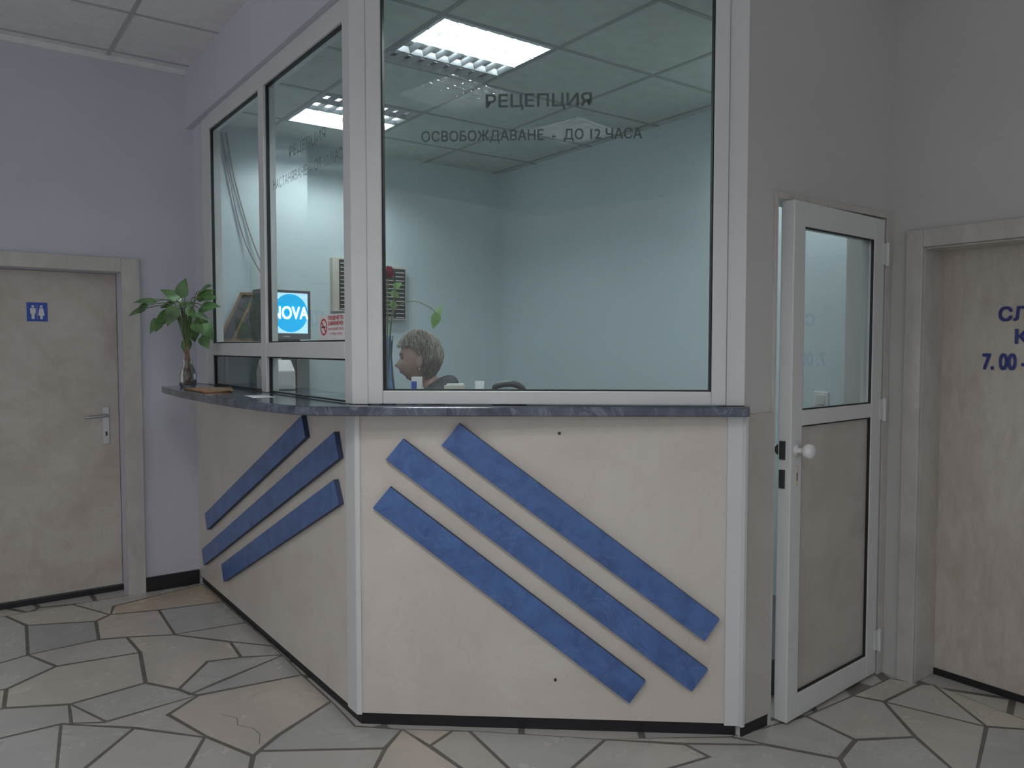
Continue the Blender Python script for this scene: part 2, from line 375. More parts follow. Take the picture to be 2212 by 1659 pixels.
V,F=bx(-3,1.225,YB-.03,YB,3.06,3.09); mk("trim_1",V,F,M['tilel'],kind="structure",label="pale ceiling edge trim")
V,F=bx(.955,1.255,YB-.015,YB,0,.085); mk("baseboard_back",V,F,M['black'],kind="structure",label="black skirting board")

# ------------------------------------------------------------------ ceiling lights
def light(x0,y0,z,lit,tubem,label):
    e=thing("ceiling_light",(x0+.3,y0+.3,z),label,"ceiling light",group="recessed louvred ceiling lights")
    a,b=x0+.012,x0+.588; c,d=y0+.012,y0+.588
    V,F=join(bx(a,b,c,d,z+.045,z+.05),bx(a,a+.006,c,d,z,z+.045),bx(b-.006,b,c,d,z,z+.045),bx(a+.006,b-.006,c,c+.006,z,z+.045),bx(a+.006,b-.006,d-.006,d,z,z+.045))
    mk("housing",V,F,M['white'],e)
    parts=[]
    for i in range(5):
        y=c+.01+i*(d-c-.02)/4
        v=[(a+.007,y-.012,z+.017),(b-.007,y-.012,z+.017),(b-.007,y+.012,z+.017),(a+.007,y+.012,z+.017),(a+.007,y-.002,z-.008),(b-.007,y-.002,z-.008),(b-.007,y+.002,z-.008),(a+.007,y+.002,z-.008)]
        parts.append((v,list(BF)))
    for i in range(9):
        x=a+.012+i*(b-a-.024)/8
        v=[(x-.015,c+.008,z+.016),(x+.015,c+.008,z+.016),(x+.015,d-.008,z+.016),(x-.015,d-.008,z+.016),(x-.001,c+.008,z-.006),(x+.001,c+.008,z-.006),(x+.001,d-.008,z-.006),(x-.001,d-.008,z-.006)]
        parts.append((v,list(BF)))
    V,F=join(*parts); mk("louver",V,F,M['louver'],e)
    for i in range(4):
        y=c+.01+(i+.5)*(d-c-.02)/4
        V,F=tube([(a+.012,y,z+.030),(b-.012,y,z+.030)],.011,12)
        mk("lamp_tube",V,F,tubem if i in lit else M['tubeoff'],e,smooth=False,label="lit fluorescent tube" if i in lit else "unlit fluorescent tube")
light(1.66,2.735,2.78,(0,1),M['tube'],"recessed square louvred fluorescent light near the front glass")
light(1.66,3.93,2.78,(2,3),M['tube'],"recessed square louvred fluorescent light over the back of the office")
light(-.39,.67,3.09,(0,1,2,3),M['tubel'],"recessed square louvred fluorescent light in the lobby ceiling")
light(-.39,-.53,3.09,(0,1,2,3),M['tubel'],"recessed square louvred fluorescent light in the lobby ceiling")
gl=thing("fill_dome_light",(3.22,2.22,2.66),"added unseen dome lamp softening the office light beside the door wall","ceiling light")  # lamp added out of view to fill the office with soft light
V,F=lathe((3.22,2.22),[(.128,2.786),(.142,2.786),(.142,2.665),(.134,2.665),(.134,2.775)],28,False); mk("rim",V,F,M['white'],gl,smooth=False)  # deep rim keeps the added lamp's glow off the ceiling
V,F=lathe((3.22,2.22),[(.127,2.770),(.125,2.735),(.10,2.695),(.06,2.675),(.012,2.668)],28,True); mk("fill_shade",V,F,M['fill_globe'],gl,smooth=True)

# ------------------------------------------------------------------ reception counter
rc=thing("reception_counter",(1.9,2.9,0),"cream marbled reception counter base with raised blue diagonal boards","reception counter")
V,F=fb(FL,0.0,YB-2.73,0.05,1.20,-0.03,0); mk("side_panel",V,F,M['panel'],rc,label="narrower cream marbled panel")
V,F=fb(FF,0.012,LF-.01,0.05,1.20,-0.03,0); mk("front_panel",V,F,M['panel'],rc,label="wide cream marbled panel")
V,F=fb(FB,0.005,.165,0.05,1.205,0.001,.014); mk("end_panel",V,F,M['greyp'],rc,label="narrow grey-cream marbled end panel")
V,F=join(prism([(1.275,YB-.005),(1.275,2.725),(2.365,1.818),(2.365,1.83),(1.31,2.75),(1.31,YB-.005)],0.0,0.05),fb(FB,0.01,.165,0,.05,.001,.008))
mk("plinth",V,F,M['black'],rc,label="black recessed plinth strip")
V,F=join(fb(FL,YB-2.80,YB-2.72+.004,0.045,1.20,0.0,.006),fb(FF,-.004,.016,0.045,1.20,0.0,.006)); mk("corner_trim",V,F,M['pvc'],rc)
V,F=join(fb(FF,LF-.05,LF+.004,0.045,1.20,0.0,.008),fb(FB,-.004,.01,0.045,1.20,.0,.02)); mk("corner_trim",V,F,M['pvc'],rc)
S=[[(0.396,1.167),(1.357,.450),(1.304,.367),(.330,1.085)],[(.184,1.108),(1.317,.260),(1.259,.176),(.119,1.030)],[(.134,.927),(1.089,.210),(1.030,.126),(.068,.847)]]
for q in S:
    V,F=fprism(FF,q,0.001,.022); mk("decorative_board",V,F,[M['blue'],M['blueside']],rc,mi=[0,0,1,1,1,1],label="raised blue marbled diagonal board")
S=[[(3.21,1.16),(3.17,1.07),(4.72,.38),(4.76,.47)],[(2.87,1.12),(2.83,1.02),(4.81,.15),(4.84,.24)],[(2.88,.93),(2.83,.84),(4.40,.15),(4.44,.24)]]
for q in S:
    V,F=fprism(FL,[(YB-y,z) for y,z in q],0.001,.022); mk("decorative_board",V,F,[M['blue'],M['blueside']],rc,mi=[0,0,1,1,1,1],label="raised blue marbled diagonal board")
for a,z in [(.767,1.131),(.754,.199)]:
    V,F=fb(FF,a-.005,a+.005,z-.005,z+.005,0,.003); mk("screw",V,F,M['dark'],rc)
# countertop
poly=[(1.25,4.72),(.985,4.62),(.972,4.5),(.955,4.1),(.958,3.7),(.975,3.3),(1.01,3.0),(1.055,2.80),(1.10,2.71),(1.19,2.635),(2.335,1.752),(2.385,1.785),(2.36,1.93),(2.481,2.067),(1.54,2.849),(1.54,4.72)]
V,F=prism(poly,1.20,1.235); mk("countertop",V,F,M['slab'],bevel=.004,label="dark blue-grey polished marble countertop around the reception",cat="countertop")

# ------------------------------------------------------------------ windows
T=2.84
w1=thing("window_1",tuple(FF.p(LF/2,1.235,0)),"large white-framed fixed front pane above the counter","window","structure")
V,F=fb(FF,-.012,.05,1.236,T,-.06,.004); mk("post",V,F,M['pvc'],w1,bevel=.003)
V,F=fb(FF,LF-.058,LF+.01,1.236,T,-.06,.004); mk("post",V,F,M['pvc'],w1,bevel=.003)
V,F=join(fb(FF,.052,.108,1.238,T,-.05,.014),fb(FF,LF-.112,LF-.06,1.238,T,-.05,.014),fb(FF,.108,LF-.112,1.238,1.288,-.05,.014),fb(FF,.108,LF-.112,2.79,T,-.05,.014)); mk("frame",V,F,M['pvc'],w1,bevel=.004)
g=.005
V,F=join(fb(FF,.108,.108+g,1.288,2.79,-.03,.006),fb(FF,LF-.112-g,LF-.112,1.288,2.79,-.03,.006),fb(FF,.108+g,LF-.112-g,1.288,1.288+g,-.03,.006),fb(FF,.108+g,LF-.112-g,2.79-g,2.79,-.03,.006)); mk("gasket",V,F,M['gasket'],w1)
def pane(fr,a0,a1,z0,z1,b,mat,par,name="glass_pane"):
    mk(name,[fr.p(a0,z0,b),fr.p(a1,z0,b),fr.p(a1,z1,b),fr.p(a0,z1,b)],[(0,1,2,3)],mat,par,recalc=False)
pane(FF,.11,LF-.114,1.29,2.788,-.01,M['glass'],w1)
text("РЕЦЕПЦИЯ",FF,.493,.879,2.318,2.374,-.01,M['letter'],w1,double=.003)
text("ОСВОБОЖДАВАНЕ  -  ДО 12 ЧАСА",FF,.255,1.062,2.200,2.246,-.01,M['letter'],w1,double=.002)
w2=thing("window_2",(1.26,3.7,1.235),"white-framed side glazing with a mullion and low serving rail","window","structure")
A=lambda y: YB-y
V,F=join(fb(FL,A(4.75),A(4.60),1.236,2.755,-.06,.004),fb(FL,A(3.75),A(3.68),1.236,2.67,-.05,.01),fb(FL,A(2.79),A(2.722),1.236,2.755,-.05,.01),
  fb(FL,A(4.60),A(2.79),2.67,2.755,-.05,.01),fb(FL,A(4.60),A(3.75),1.405,1.472,-.05,.01),fb(FL,A(3.68),A(2.79),1.405,1.472,-.05,.01))
mk("frame",V,F,M['pvc'],w2,bevel=.003)
gk=[]
for y1,y0 in [(4.60,3.75),(3.68,2.79)]:
    for z0,z1 in [(1.472,2.67),(1.238,1.405)]:
        a0,a1=A(y1),A(y0)
        gk+= [fb(FL,a0,a0+.006,z0,z1,-.018,-.004),fb(FL,a1-.006,a1,z0,z1,-.018,-.004),fb(FL,a0+.006,a1-.006,z0,z0+.006,-.018,-.002),fb(FL,a0+.006,a1-.006,z1-.006,z1,-.018,-.002)]
        pane(FL,a0+.004,a1-.004,z0+.004,z1-.004,-.012,M['glass'],w2)
V,F=join(*gk); mk("gasket",V,F,M['gasket'],w2)
text("РЕЦЕПЦИЯ",FL,A(3.40),A(3.0),2.275,2.33,-.012,M['letterf'],w2,double=.002)
text("НАСТАНЯВАНЕ  -  ОТ 12 ЧАСА",FL,A(3.61),A(2.80),2.175,2.22,-.012,M['letterf'],w2,double=.002)
# no smoking notice
ns=thing("no_smoking_notice",(1.262,2.945,1.475),"white and red no smoking sticker on the side glass","sticker")
V,F=fb(FL,A(3.075),A(2.815),1.478,1.582,-.011,-.008); mk("sheet",V,F,M['paper'],ns)
fr2=FL; cy,cz,rr=A(3.030),1.532,.034
ring=[];k=32
for j,r_ in enumerate((rr,rr-.007)):
    for i in range(k):
        a=2*math.pi*i/k; ring.append(fr2.p(cy+r_*math.cos(a)*1.0,cz+r_*math.sin(a),-.0072))
mk("prohibition_ring",ring,[(i,(i+1)%k,(i+1)%k+k,i+k) for i in range(k)],M['red'],ns,recalc=False)
mk("slash",[fr2.p(cy+x,cz+z,-.007) for x,z in [(-.025,.020),(-.020,.025),(.025,-.020),(.020,-.025)]],[(0,1,2,3)],M['red'],ns,recalc=False)
V,F=fb(FL,cy-.022,cy+.016,cz-.004,cz+.003,-.0078,-.0074); mk("cigarette_symbol",V,F,M['dark'],ns)
text("ПУШЕНЕТО",FL,A(2.985),A(2.84),1.559,1.575,-.008,M['red'],ns,double=.0008)
text("ЗАБРАНЕНО!",FL,A(2.985),A(2.84),1.537,1.553,-.008,M['red'],ns,double=.0008)
text("ПРИ НАРУШЕНИЕ ГЛОБАТА",FL,A(2.985),A(2.835),1.518,1.528,-.008,M['red'],ns)
text("от 50 до 100 лв",FL,A(2.97),A(2.85),1.498,1.509,-.008,M['red'],ns)

# ------------------------------------------------------------------ doors
d1=thing("door_1",(2.93,1.80,0),"white half-glazed office door standing slightly ajar","door","structure")
V,F=join(fb(FB,.165,.182,0,2.03,-.10,.012),fb(FB,.955,1.0,0,2.03,-.10,.010),fb(FB,.182,.955,2.005,2.03,-.10,.014)); mk("door_frame",V,F,M['frame'],d1,bevel=.002)
V,F=fb(FB,.184,.196,0.01,2.003,-.085,-.03); mk("jamb_rebate",V,F,M['gasket'],d1,label="dark gasketed inner jamb")
DL=Fr((2.574,1.742),(0.73,.05),(0.05,-.73))
W=.731
V,F=join(fb(DL,0,.080,.012,1.998,-.055,0),fb(DL,W-.09,W,.012,1.998,-.055,0),fb(DL,.080,W-.09,1.905,1.998,-.055,0),fb(DL,.080,W-.09,1.15,1.21,-.055,0),fb(DL,.080,W-.09,.012,.108,-.055,0))
lf=mk("leaf_frame",V,F,M['pvc'],d1,bevel=.004)
V,F=fb(DL,.080,W-.09,.108,1.15,-.035,-.015); mk("lower_panel",V,F,M['greyp'],d1)
pane(DL,.080,W-.09,1.21,1.905,-.02,M['dglass'],d1)
gk=[]
for z0,z1 in [(1.21,1.905),(.108,1.15)]:
    gk+=[fb(DL,.080,.085,z0,z1,-.014,-.004),fb(DL,W-.095,W-.09,z0,z1,-.014,-.004),fb(DL,.085,W-.095,z0,z0+.005,-.014,-.004),fb(DL,.085,W-.095,z1-.005,z1,-.014,-.004)]
V,F=join(*gk); mk("gasket",V,F,M['gasket'],d1)
def fl(fr,a,z,prof,seg=20):   # lathe along frame normal
    V=[];F=[]
    for r,b in prof:
        for i in range(seg):
            t=2*math.pi*i/seg; V.append(fr.p(a+r*math.cos(t),z+r*math.sin(t),b))
    for j in range(len(prof)-1):
        for i in range(seg):
            k=(i+1)%seg; F.append((j*seg+i,j*seg+k,(j+1)*seg+k,(j+1)*seg+i))
    F.append(tuple(range(seg))); F.append(tuple((len(prof)-1)*seg+i for i in range(seg)))
    return V,F
V,F=fl(DL,.040,1.06,[(.024,.0),(.024,.006),(.011,.008),(.011,.03),(.022,.035),(.028,.045),(.028,.06),(.022,.068),(.008,.07)]); mk("door_knob",V,F,M['white'],d1,smooth=True,label="white round knob")
V,F=fb(DL,.028,.051,.925,1.0,0,.004); mk("keyhole_plate",V,F,M['cream'],d1,bevel=.002)
V,F=fb(DL,.037,.042,.945,.975,.004,.005); mk("keyhole",V,F,M['dark'],d1)
V,F=fl(DL,.010,1.06,[(.02,-.055),(.02,-.06),(.01,-.065),(.012,-.09),(.022,-.10),(.02,-.115),(.005,-.12)]); mk("door_knob",V,F,M['dark'],d1,smooth=True,label="dark inner knob")
for z_ in (1.06,.95):
    V,F=fb(DL,-.006,-.001,z_-.035,z_+.035,-.045,-.022); mk("latch_plate",V,F,M['dark'],d1,label="dark latch plate on the leaf edge")
for z in (1.85,1.18,.16):
    V,F=join(tube([DL.p(W+.010,z-.05,.008),DL.p(W+.010,z+.05,.008)],.008,10),fb(DL,W-.02,W+.02,z-.045,z+.045,.0,.004)); mk("hinge",V,F,M['pvc'],d1)
# office light switch
ls=thing("light_switch",tuple(FO.p(YB-2.22,1.15,0)),"white square wall switch on the office wall","light switch")
V,F=fb(FO,YB-2.26,YB-2.18,1.15,1.23,0,.01); mk("switch_plate",V,F,M['white'],ls,bevel=.003)
V,F=fb(FO,YB-2.245,YB-2.195,1.165,1.215,.01,.014); mk("rocker",V,F,M['pvc'],ls,bevel=.002)

# toilet door
d2=thing("door_2",(.43,YB,0),"beige marbled restroom door in a pale frame","door","structure")
V,F=join(fb(FW,.855,.95,0,1.96,0,.03),fb(FW,-.10,0.0,0,1.96,0,.03),fb(FW,0,.855,1.88,1.96,0,.03)); mk("door_frame",V,F,M['frame'],d2,bevel=.003)
V,F=fb(FW,.003,.852,.035,1.878,-.18,-.14); mk("door_leaf",V,F,M['doorm'],d2)
V,F=fb(FW,.0,.855,.001,.03,-.17,-.12); mk("threshold",V,F,M['black'],d2)
V,F=fb(FW,.765,.80,.88,1.10,-.14,-.133); mk("handle_plate",V,F,M['steel'],d2,bevel=.002)
V,F=tube(spl([FW.p(.785,1.05,-.133),FW.p(.785,1.05,-.10),FW.p(.77,1.05,-.088),FW.p(.67,1.045,-.085)],6),.009,10); mk("handle",V,F,M['steel'],d2,smooth=True)
V,F=fb(FW,.778,.788,.93,.955,-.133,-.131); mk("keyhole",V,F,M['dark'],d2)
rs=thing("restroom_sign",tuple(FW.p(.44,1.60,-.135)),"small blue square restroom sign with two white figures","sign")
s0=.40
V,F=fb(FW,s0,s0+.10,1.595,1.70,-.14,-.136); mk("plate",V,F,M['signblue'],rs)
def disc(fr,a,z,r,b,k=20): return [fr.p(a+r*math.cos(2*math.pi*i/k),z+r*math.sin(2*math.pi*i/k),b) for i in range(k)],[tuple(range(k))]
def flat(fr,poly,b): return [fr.p(a,z,b) for a,z in poly],[tuple(range(len(poly)))]
b=-.1355
cx=s0+.030; V,F=join(disc(FW,cx,1.678,.007,b),flat(FW,[(cx-.014,1.668),(cx+.014,1.668),(cx+.013,1.638),(cx+.008,1.636),(cx+.007,1.608),(cx-.007,1.608),(cx-.008,1.636),(cx-.013,1.638)],b)); mk("man_pictogram",V,F,M['white'],rs,recalc=False)
cx=s0+.070; V,F=join(disc(FW,cx,1.678,.007,b),flat(FW,[(cx-.009,1.668),(cx+.009,1.668),(cx+.016,1.628),(cx+.007,1.626),(cx+.006,1.608),(cx-.006,1.608),(cx-.007,1.626),(cx-.016,1.628)],b)); mk("woman_pictogram",V,F,M['white'],rs,recalc=False)
V,F=fb(FW,s0+.0492,s0+.0508,1.607,1.688,b-.0003,b); mk("divider",V,F,M['white'],rs)

# lettered door on the other wall
d3=thing("door_3",(3.5,1.22,0),"beige marbled service door with dark blue letters","door","structure")
V,F=join(fb(FR,.08,.15,0,1.945,0,.018),fb(FR,1.0,1.08,0,1.945,0,.018),fb(FR,.15,1.0,1.87,1.945,0,.018),fb(FR,.145,.152,0,1.87,-.19,0),fb(FR,.152,1.0,1.862,1.87,-.19,0)); mk("door_frame",V,F,M['frame'],d3,bevel=.003)
V,F=fb(FR,.152,1.0,.03,1.862,-.20,-.17); mk("door_leaf",V,F,M['doorm'],d3)
V,F=fb(FR,.152,1.0,.001,.03,-.20,-.165); mk("threshold",V,F,M['black'],d3)
a=lambda y: 1.80-y
text("СЛ. ВХОД",FR,a(1.425),a(1.06),1.545,1.612,-.17,M['navy'],d3,double=.005,ext=.003)
text("КАФЕ",FR,a(1.362),a(1.14),1.46,1.522,-.17,M['navy'],d3,double=.005,ext=.003)
text("7. 00 - 22. 00",FR,a(1.482),a(1.14),1.356,1.42,-.17,M['navy'],d3,double=.005,ext=.003)

# ------------------------------------------------------------------ office contents
V,F=bx(1.29,2.0,4.10,4.88,1.46,1.482); sh=thing("wall_shelf",(1.6,4.5,1.46),"pale wall shelf carrying the television","shelf")
mk("board",V,F,M['white'],sh)
for x_ in (1.40,1.85):
    V,F=join(bx(x_,x_+.02,4.3,4.88,1.44,1.46),bx(x_,x_+.02,4.86,4.88,1.2,1.44)); mk("bracket",V,F,M['steel'],sh)
# television
TVc=(1.60,4.36); los=Vector((-TVc[0],-TVc[1])).normalized()
ang=math.radians(28); nn=Vector((los.x*math.cos(ang)-los.y*math.sin(ang), los.x*math.sin(ang)+los.y*math.cos(ang)))
TF=Fr(TVc,(-nn.y,nn.x),(nn.x,nn.y))
tv=thing("television",(TVc[0],TVc[1],1.482),"small grey tube television showing a blue round logo","television")
hw=.155
def frust(fr,a,z0,z1,b0,k,b1):
    zc=(z0+z1)/2;hz=(z1-z0)/2
    P=[(-a,z0,b0),(a,z0,b0),(a,z1,b0),(-a,z1,b0),(-a*k,zc-hz*k,b1),(a*k,zc-hz*k,b1),(a*k,zc+hz*k*.8,b1),(-a*k,zc+hz*k*.8,b1)]
    return [fr.p(*q) for q in P],list(BF)
V,F=join(fb(TF,-hw,hw,1.495,1.775,-.10,-.015),frust(TF,hw*.95,1.50,1.76,-.10,.6,-.27),fb(TF,-.10,.10,1.482,1.495,-.2,-.02)); mk("case",V,F,M['grey'],tv,bevel=.006)
V,F=join(fb(TF,-hw,-hw+.015,1.495,1.775,-.015,0),fb(TF,hw-.015,hw,1.495,1.775,-.015,0),fb(TF,-hw+.015,hw-.015,1.760,1.775,-.015,0),fb(TF,-hw+.015,hw-.015,1.495,1.53,-.015,0)); mk("bezel",V,F,M['grey'],tv,bevel=.003)
V,F=fb(TF,-hw+.015,hw-.015,1.53,1.76,-.015,-.008); mk("screen",V,F,M['screen'],tv)
V,F=disc(TF,.03,1.645,.109,-.0065,40); mk("logo_disc",V,F,M['logo'],tv,recalc=False)
text("NOVA",TF,-.085,.139,1.610,1.680,-.0055,M['logow'],tv,double=.004,ext=.0005)
V,F=fb(TF,-.02,.02,1.508,1.515,0,.001); mk("badge",V,F,M['steel'],tv)
# leaning framed pictures
for i,(x,y,w_,h_) in enumerate([(1.40,4.74,.16,.30),(1.44,4.66,.13,.27)]):
    fr=Fr((x,y),(.80,-.60),(-.6,-.8)); lean=.10
    def L4(a0,a1,z0,z1,b0,b1):
        P=[(a0,z0,b0),(a1,z0,b0),(a1,z0,b1),(a0,z0,b1),(a0,z1,b0),(a1,z1,b0),(a1,z1,b1),(a0,z1,b1)]
        return [fr.p(a_+ (z_*0.35),1.482+z_,b_-lean*z_/h_) for a_,z_,b_ in P],list(BF)
    pf=thing("picture_frame",(x,y,1.482),"brown framed picture leaning on the shelf beside the television","picture",group="leaning framed pictures")
    t=.018
    V,F=join(L4(-w_/2,-w_/2+t,0,h_,-.015,0),L4(w_/2-t,w_/2,0,h_,-.015,0),L4(-w_/2+t,w_/2-t,0,t,-.015,0),L4(-w_/2+t,w_/2-t,h_-t,h_,-.015,0)); mk("frame",V,F,M['wood'],pf)
    V,F=L4(-w_/2+t,w_/2-t,t,h_-t,-.012,-.006); mk("picture",V,F,M['grey'],pf)
# key racks
for x0,x1,z0,z1,nc in [(2.13,2.36,1.69,2.05,2),(2.46,2.68,1.64,2.01,2)]:
    kr=thing("key_rack",((x0+x1)/2,YB,z0),"cream key rack with rows of dark slots on the office wall","key rack",group="wall key racks")
    V,F=join(fb(FW,x0,x1,z0,z1,0,.05)); mk("back_box",V,F,M['cream'],kr,bevel=.003)
    V,F=fb(FW,x0+.045,x1-.008,z0+.012,z1-.012,.05,.0515); mk("slot_field",V,F,M['rackdark'],kr)
    sl=[];n=12; cw=(x1-x0-.053)/nc
    for c in range(nc):
        for r_ in range(n):
            zz=z0+.014+r_*(z1-z0-.028)/n
            sl.append(fb(FW,x0+.053+c*cw,x0+.045+(c+1)*cw-.01,zz+.002,zz+.008,.0516,.056))
    V,F=join(*sl); mk("label_strips",V,F,M['cream'],kr)
# cables
for k_,(x_a,x_b) in enumerate([(1.40,1.66),(1.43,1.68)]):
    pts=spl([(x_a,YB-.115,2.74),(x_a+.05,YB-.115,2.45),(x_a+.13+.02*k_,YB-.12,2.1),(x_b,4.78,1.80)],8)
    V,F=tube(pts,.005,6); mk("cable",V,F,M['cable'],smooth=True,label="pale cable hanging down the office wall to the television",cat="cable")
# desk
dk=thing("desk",(1.46,3.6,.15),"wooden desk behind the reception counter","desk")
V,F=bx(1.30,1.66,3.0,4.2,.86,.885); mk("desk_top",V,F,M['wood'],dk)
for x_,y_ in [(1.32,3.02),(1.62,3.02),(1.32,4.16),(1.62,4.16)]:
    V,F=bx(x_-.015,x_+.02,y_-.015,y_+.02,.151,.86); mk("leg",V,F,M['wood'],dk)

# person: local frame x fwd, y left, z up
PC=Vector((1.83,3.24)); pa=math.atan2(.60,-.80)
def PW(v): 
    c,s=math.cos(pa),math.sin(pa); return Vector((PC.x+v[0]*c-v[1]*s, PC.y+v[0]*s+v[1]*c, v[2]))
def skin(nodes_, edges, sub=2, root=0):
    me=bpy.data.meshes.new("sk"); me.from_pydata([PW(n[:3]) for n in nodes_],edges,[])
    ob=bpy.data.objects.new("sk",me); bpy.context.collection.objects.link(ob)
    ob.modifiers.new("s",'SKIN'); sv=me.skin_vertices[0].data
    for i,n in enumerate(nodes_):
        sv[i].radius=(n[3],n[4] if len(n)>4 else n[3]); sv[i].use_root=(i==root)
    m=ob.modifiers.new("u",'SUBSURF'); m.levels=sub; m.render_levels=sub
    dg=bpy.context.evaluated_depsgraph_get(); dg.update()
    r_=bpy.data.meshes.new_from_object(ob.evaluated_get(dg))
    V=[v.co.copy() for v in r_.vertices];F=[tuple(p.vertices) for p in r_.polygons]
    bpy.data.objects.remove(ob); return V,F
n=[(-.14,0,.72,.13,.11),(-.13,0,.88,.125,.10),(-.125,0,1.06,.12,.09),(-.11,0,1.19,.075,.065),(-.075,0,1.25,.05,.05),(-.03,0,1.31,.052)]
e=[(0,1),(1,2),(2,3),(3,4),(4,5)]
for s_ in (1,-1):
    k=len(n)
    n+=[(-.11,.14*s_,1.17,.045),(-.06,.23*s_,.96,.04),(.12,.19*s_,.91,.032),(.20,.17*s_,.905,.024),(.25,.16*s_,.905,.022,.03)]
    e+=[(3,k),(k,k+1),(k+1,k+2),(k+2,k+3),(k+3,k+4)]
    for j,(dy,l) in enumerate([(-.028,.06),(-.010,.075),(.009,.07),(.026,.055)]):
        q=len(n); n+=[(.29,.16*s_+dy,.905,.009),(.29+l*.6,.16*s_+dy*1.2,.902,.008),(.29+l,.16*s_+dy*1.2,.893,.007)]; e+=[(k+4,q),(q,q+1),(q+1,q+2)]
    q=len(n); n+=[(.235,.16*s_-.04*s_,.90,.010),(.265,.16*s_-.055*s_,.895,.008)]; e+=[(k+3,q),(q,q+1)]
    k=len(n)
    n+=[(-.10,.09*s_,.70,.085),(.30,.11*s_,.70,.062),(.27,.11*s_,.27,.04),(.29,.11*s_,.20,.035),(.38,.12*s_,.175,.024)]
    e+=[(0,k),(k,k+1),(k+1,k+2),(k+2,k+3),(k+3,k+4)]
BV,BFc=skin(n,e)
# head
HC=Vector((0.0,0,1.398)); tilt=math.radians(3)
def headv(nx,ny,nz):   # unit sphere -> head surface in head coordinates
    x,y,z=nx*.092,ny*.073,nz*.115
    if z<0:
        t=-z/.115
        y*=1-.30*t*t
        if x<0: x*=1-.45*t
        else: x=x*(1+.18*math.sin(math.pi*min(1,t*1.05)))
    if x>0:
        g=lambda yy,zz,sy,sz: math.exp(-((y-yy)/sy)**2-((z-zz)/sz)**2)
        dx=0
        dx+=.017*g(0,-.030,.010,.010)+.009*g(0,-.014,.007,.018)
        dx+=.004*g(0,.026,.04,.010)
        dx-=.010*(g(.030,.004,.015,.010)+g(-.030,.004,.015,.010))
        dx-=.003*g(0,.006,.012,.008)
        dx+=.0035*g(0,-.056,.018,.005)+.003*g(0,-.068,.016,.005)-.004*g(0,-.062,.024,.0025)
        dx-=.004*g(0,-.080,.03,.007)
        dx+=.009*g(0,-.098,.022,.013)
        x+=dx
    return Vector((x,y,z))
def headW(v):
    c,s=math.cos(tilt),math.sin(tilt)
    return PW((HC.x+v.x*c+v.z*s, HC.y+v.y, HC.z-v.x*s+v.z*c))
HV=[];HF=[];nu,nvv=80,96
for j in range(nvv+1):
    ph=math.pi*j/nvv
    for i in range(nu):
        th=2*math.pi*i/nu
        HV.append(headW(headv(math.sin(ph)*math.cos(th),math.sin(ph)*math.sin(th),math.cos(ph))))
for j in range(nvv):
    for i in range(nu):
        k=(i+1)%nu; HF.append((j*nu+i,(j+1)*nu+i,(j+1)*nu+k,j*nu+k))
ears=[]
for s_ in (1,-1):
    ev=[];ef=[]
    for j in range(9):
        for i in range(12):
            p1=math.pi*j/8; t1=2*math.pi*i/12
            ev.append(headW(Vector((-.010+.017*math.sin(p1)*math.cos(t1)-.006*math.cos(p1), s_*(.072+.009*math.sin(p1)*math.sin(t1)+.010), -.014+.031*math.cos(p1)))))
    for j in range(8):
        for i in range(12):
            k=(i+1)%12; ef.append((j*12+i,(j+1)*12+i,(j+1)*12+k,j*12+k))
    ears.append((ev,ef))
V,F=join((BV,BFc),(HV,HF),*ears)
pe=mk("person",V,F,M['skin'],smooth=True,label="seated person in a dark jacket facing sideways behind the front glass",cat="person",recalc=False)
rm=pe.modifiers.new("remesh",'REMESH'); rm.mode='VOXEL'; rm.voxel_size=.003; rm.use_smooth_shade=True
sm=pe.modifiers.new("smooth",'SMOOTH'); sm.factor=.5; sm.iterations=2
# jacket
n=[(-.14,0,.72,.145,.125),(-.135,0,.88,.142,.12),(-.13,0,1.06,.145,.115),(-.12,0,1.21,.125,.105),(-.10,0,1.275,.09,.088),(-.085,0,1.305,.066,.068)]
e=[(0,1),(1,2),(2,3),(3,4),(4,5)]
for s_ in (1,-1):
    k=len(n); n+=[(-.115,.15*s_,1.20,.085),(-.06,.235*s_,.96,.058),(.12,.195*s_,.912,.045),(.19,.175*s_,.906,.038)]
    e+=[(3,k),(k,k+1),(k+1,k+2),(k+2,k+3)]
V,F=skin(n,e); mk("jacket",V,F,M['jacket'],pe,smooth=True,label="dark patterned jacket",recalc=False)
n=[(-.14,0,.73,.14,.12)];e=[]
for s_ in (1,-1):
    k=len(n); n+=[(-.10,.09*s_,.70,.10),(.30,.11*s_,.70,.078),(.27,.11*s_,.25,.06)]; e+=[(0,k),(k,k+1),(k+1,k+2)]
V,F=skin(n,e); mk("trousers",V,F,M['trouser'],pe,smooth=True,recalc=False)
M['eye']=plain("eye_dark",(0.10,0.07,0.06),0.25)
for s_ in (1,-1):
    V=[];F=[]
    c0=Vector((.0745,s_*.029,.004))
    for j in range(9):
        for i in range(12):
            p1=math.pi*j/8;t1=2*math.pi*i/12
            V.append(headW(c0+Vector((.008*math.sin(p1)*math.cos(t1),.010*math.sin(p1)*math.sin(t1),.0055*math.cos(p1)))))
    for j in range(8):
        for i in range(12):
            k=(i+1)%12;F.append((j*12+i,(j+1)*12+i,(j+1)*12+k,j*12+k))
    mk("eye",V,F,M['eye'],pe,smooth=True,recalc=False)
    V,F=tube([headW(Vector((.090,s_*.014,.024))),headW(Vector((.085,s_*.03,.028))),headW(Vector((.071,s_*.046,.024)))],.0022,6); mk("eyebrow",V,F,M['brow'],pe)
    V,F=tube([headW(Vector((-.008,s_*.085,-.044))),headW(Vector((-.008,s_*.086,-.053)))],.0035,8); mk("earring",V,F,M['steel'],pe)
M['lip']=plain("lips",(0.36,0.15,0.13),0.4)
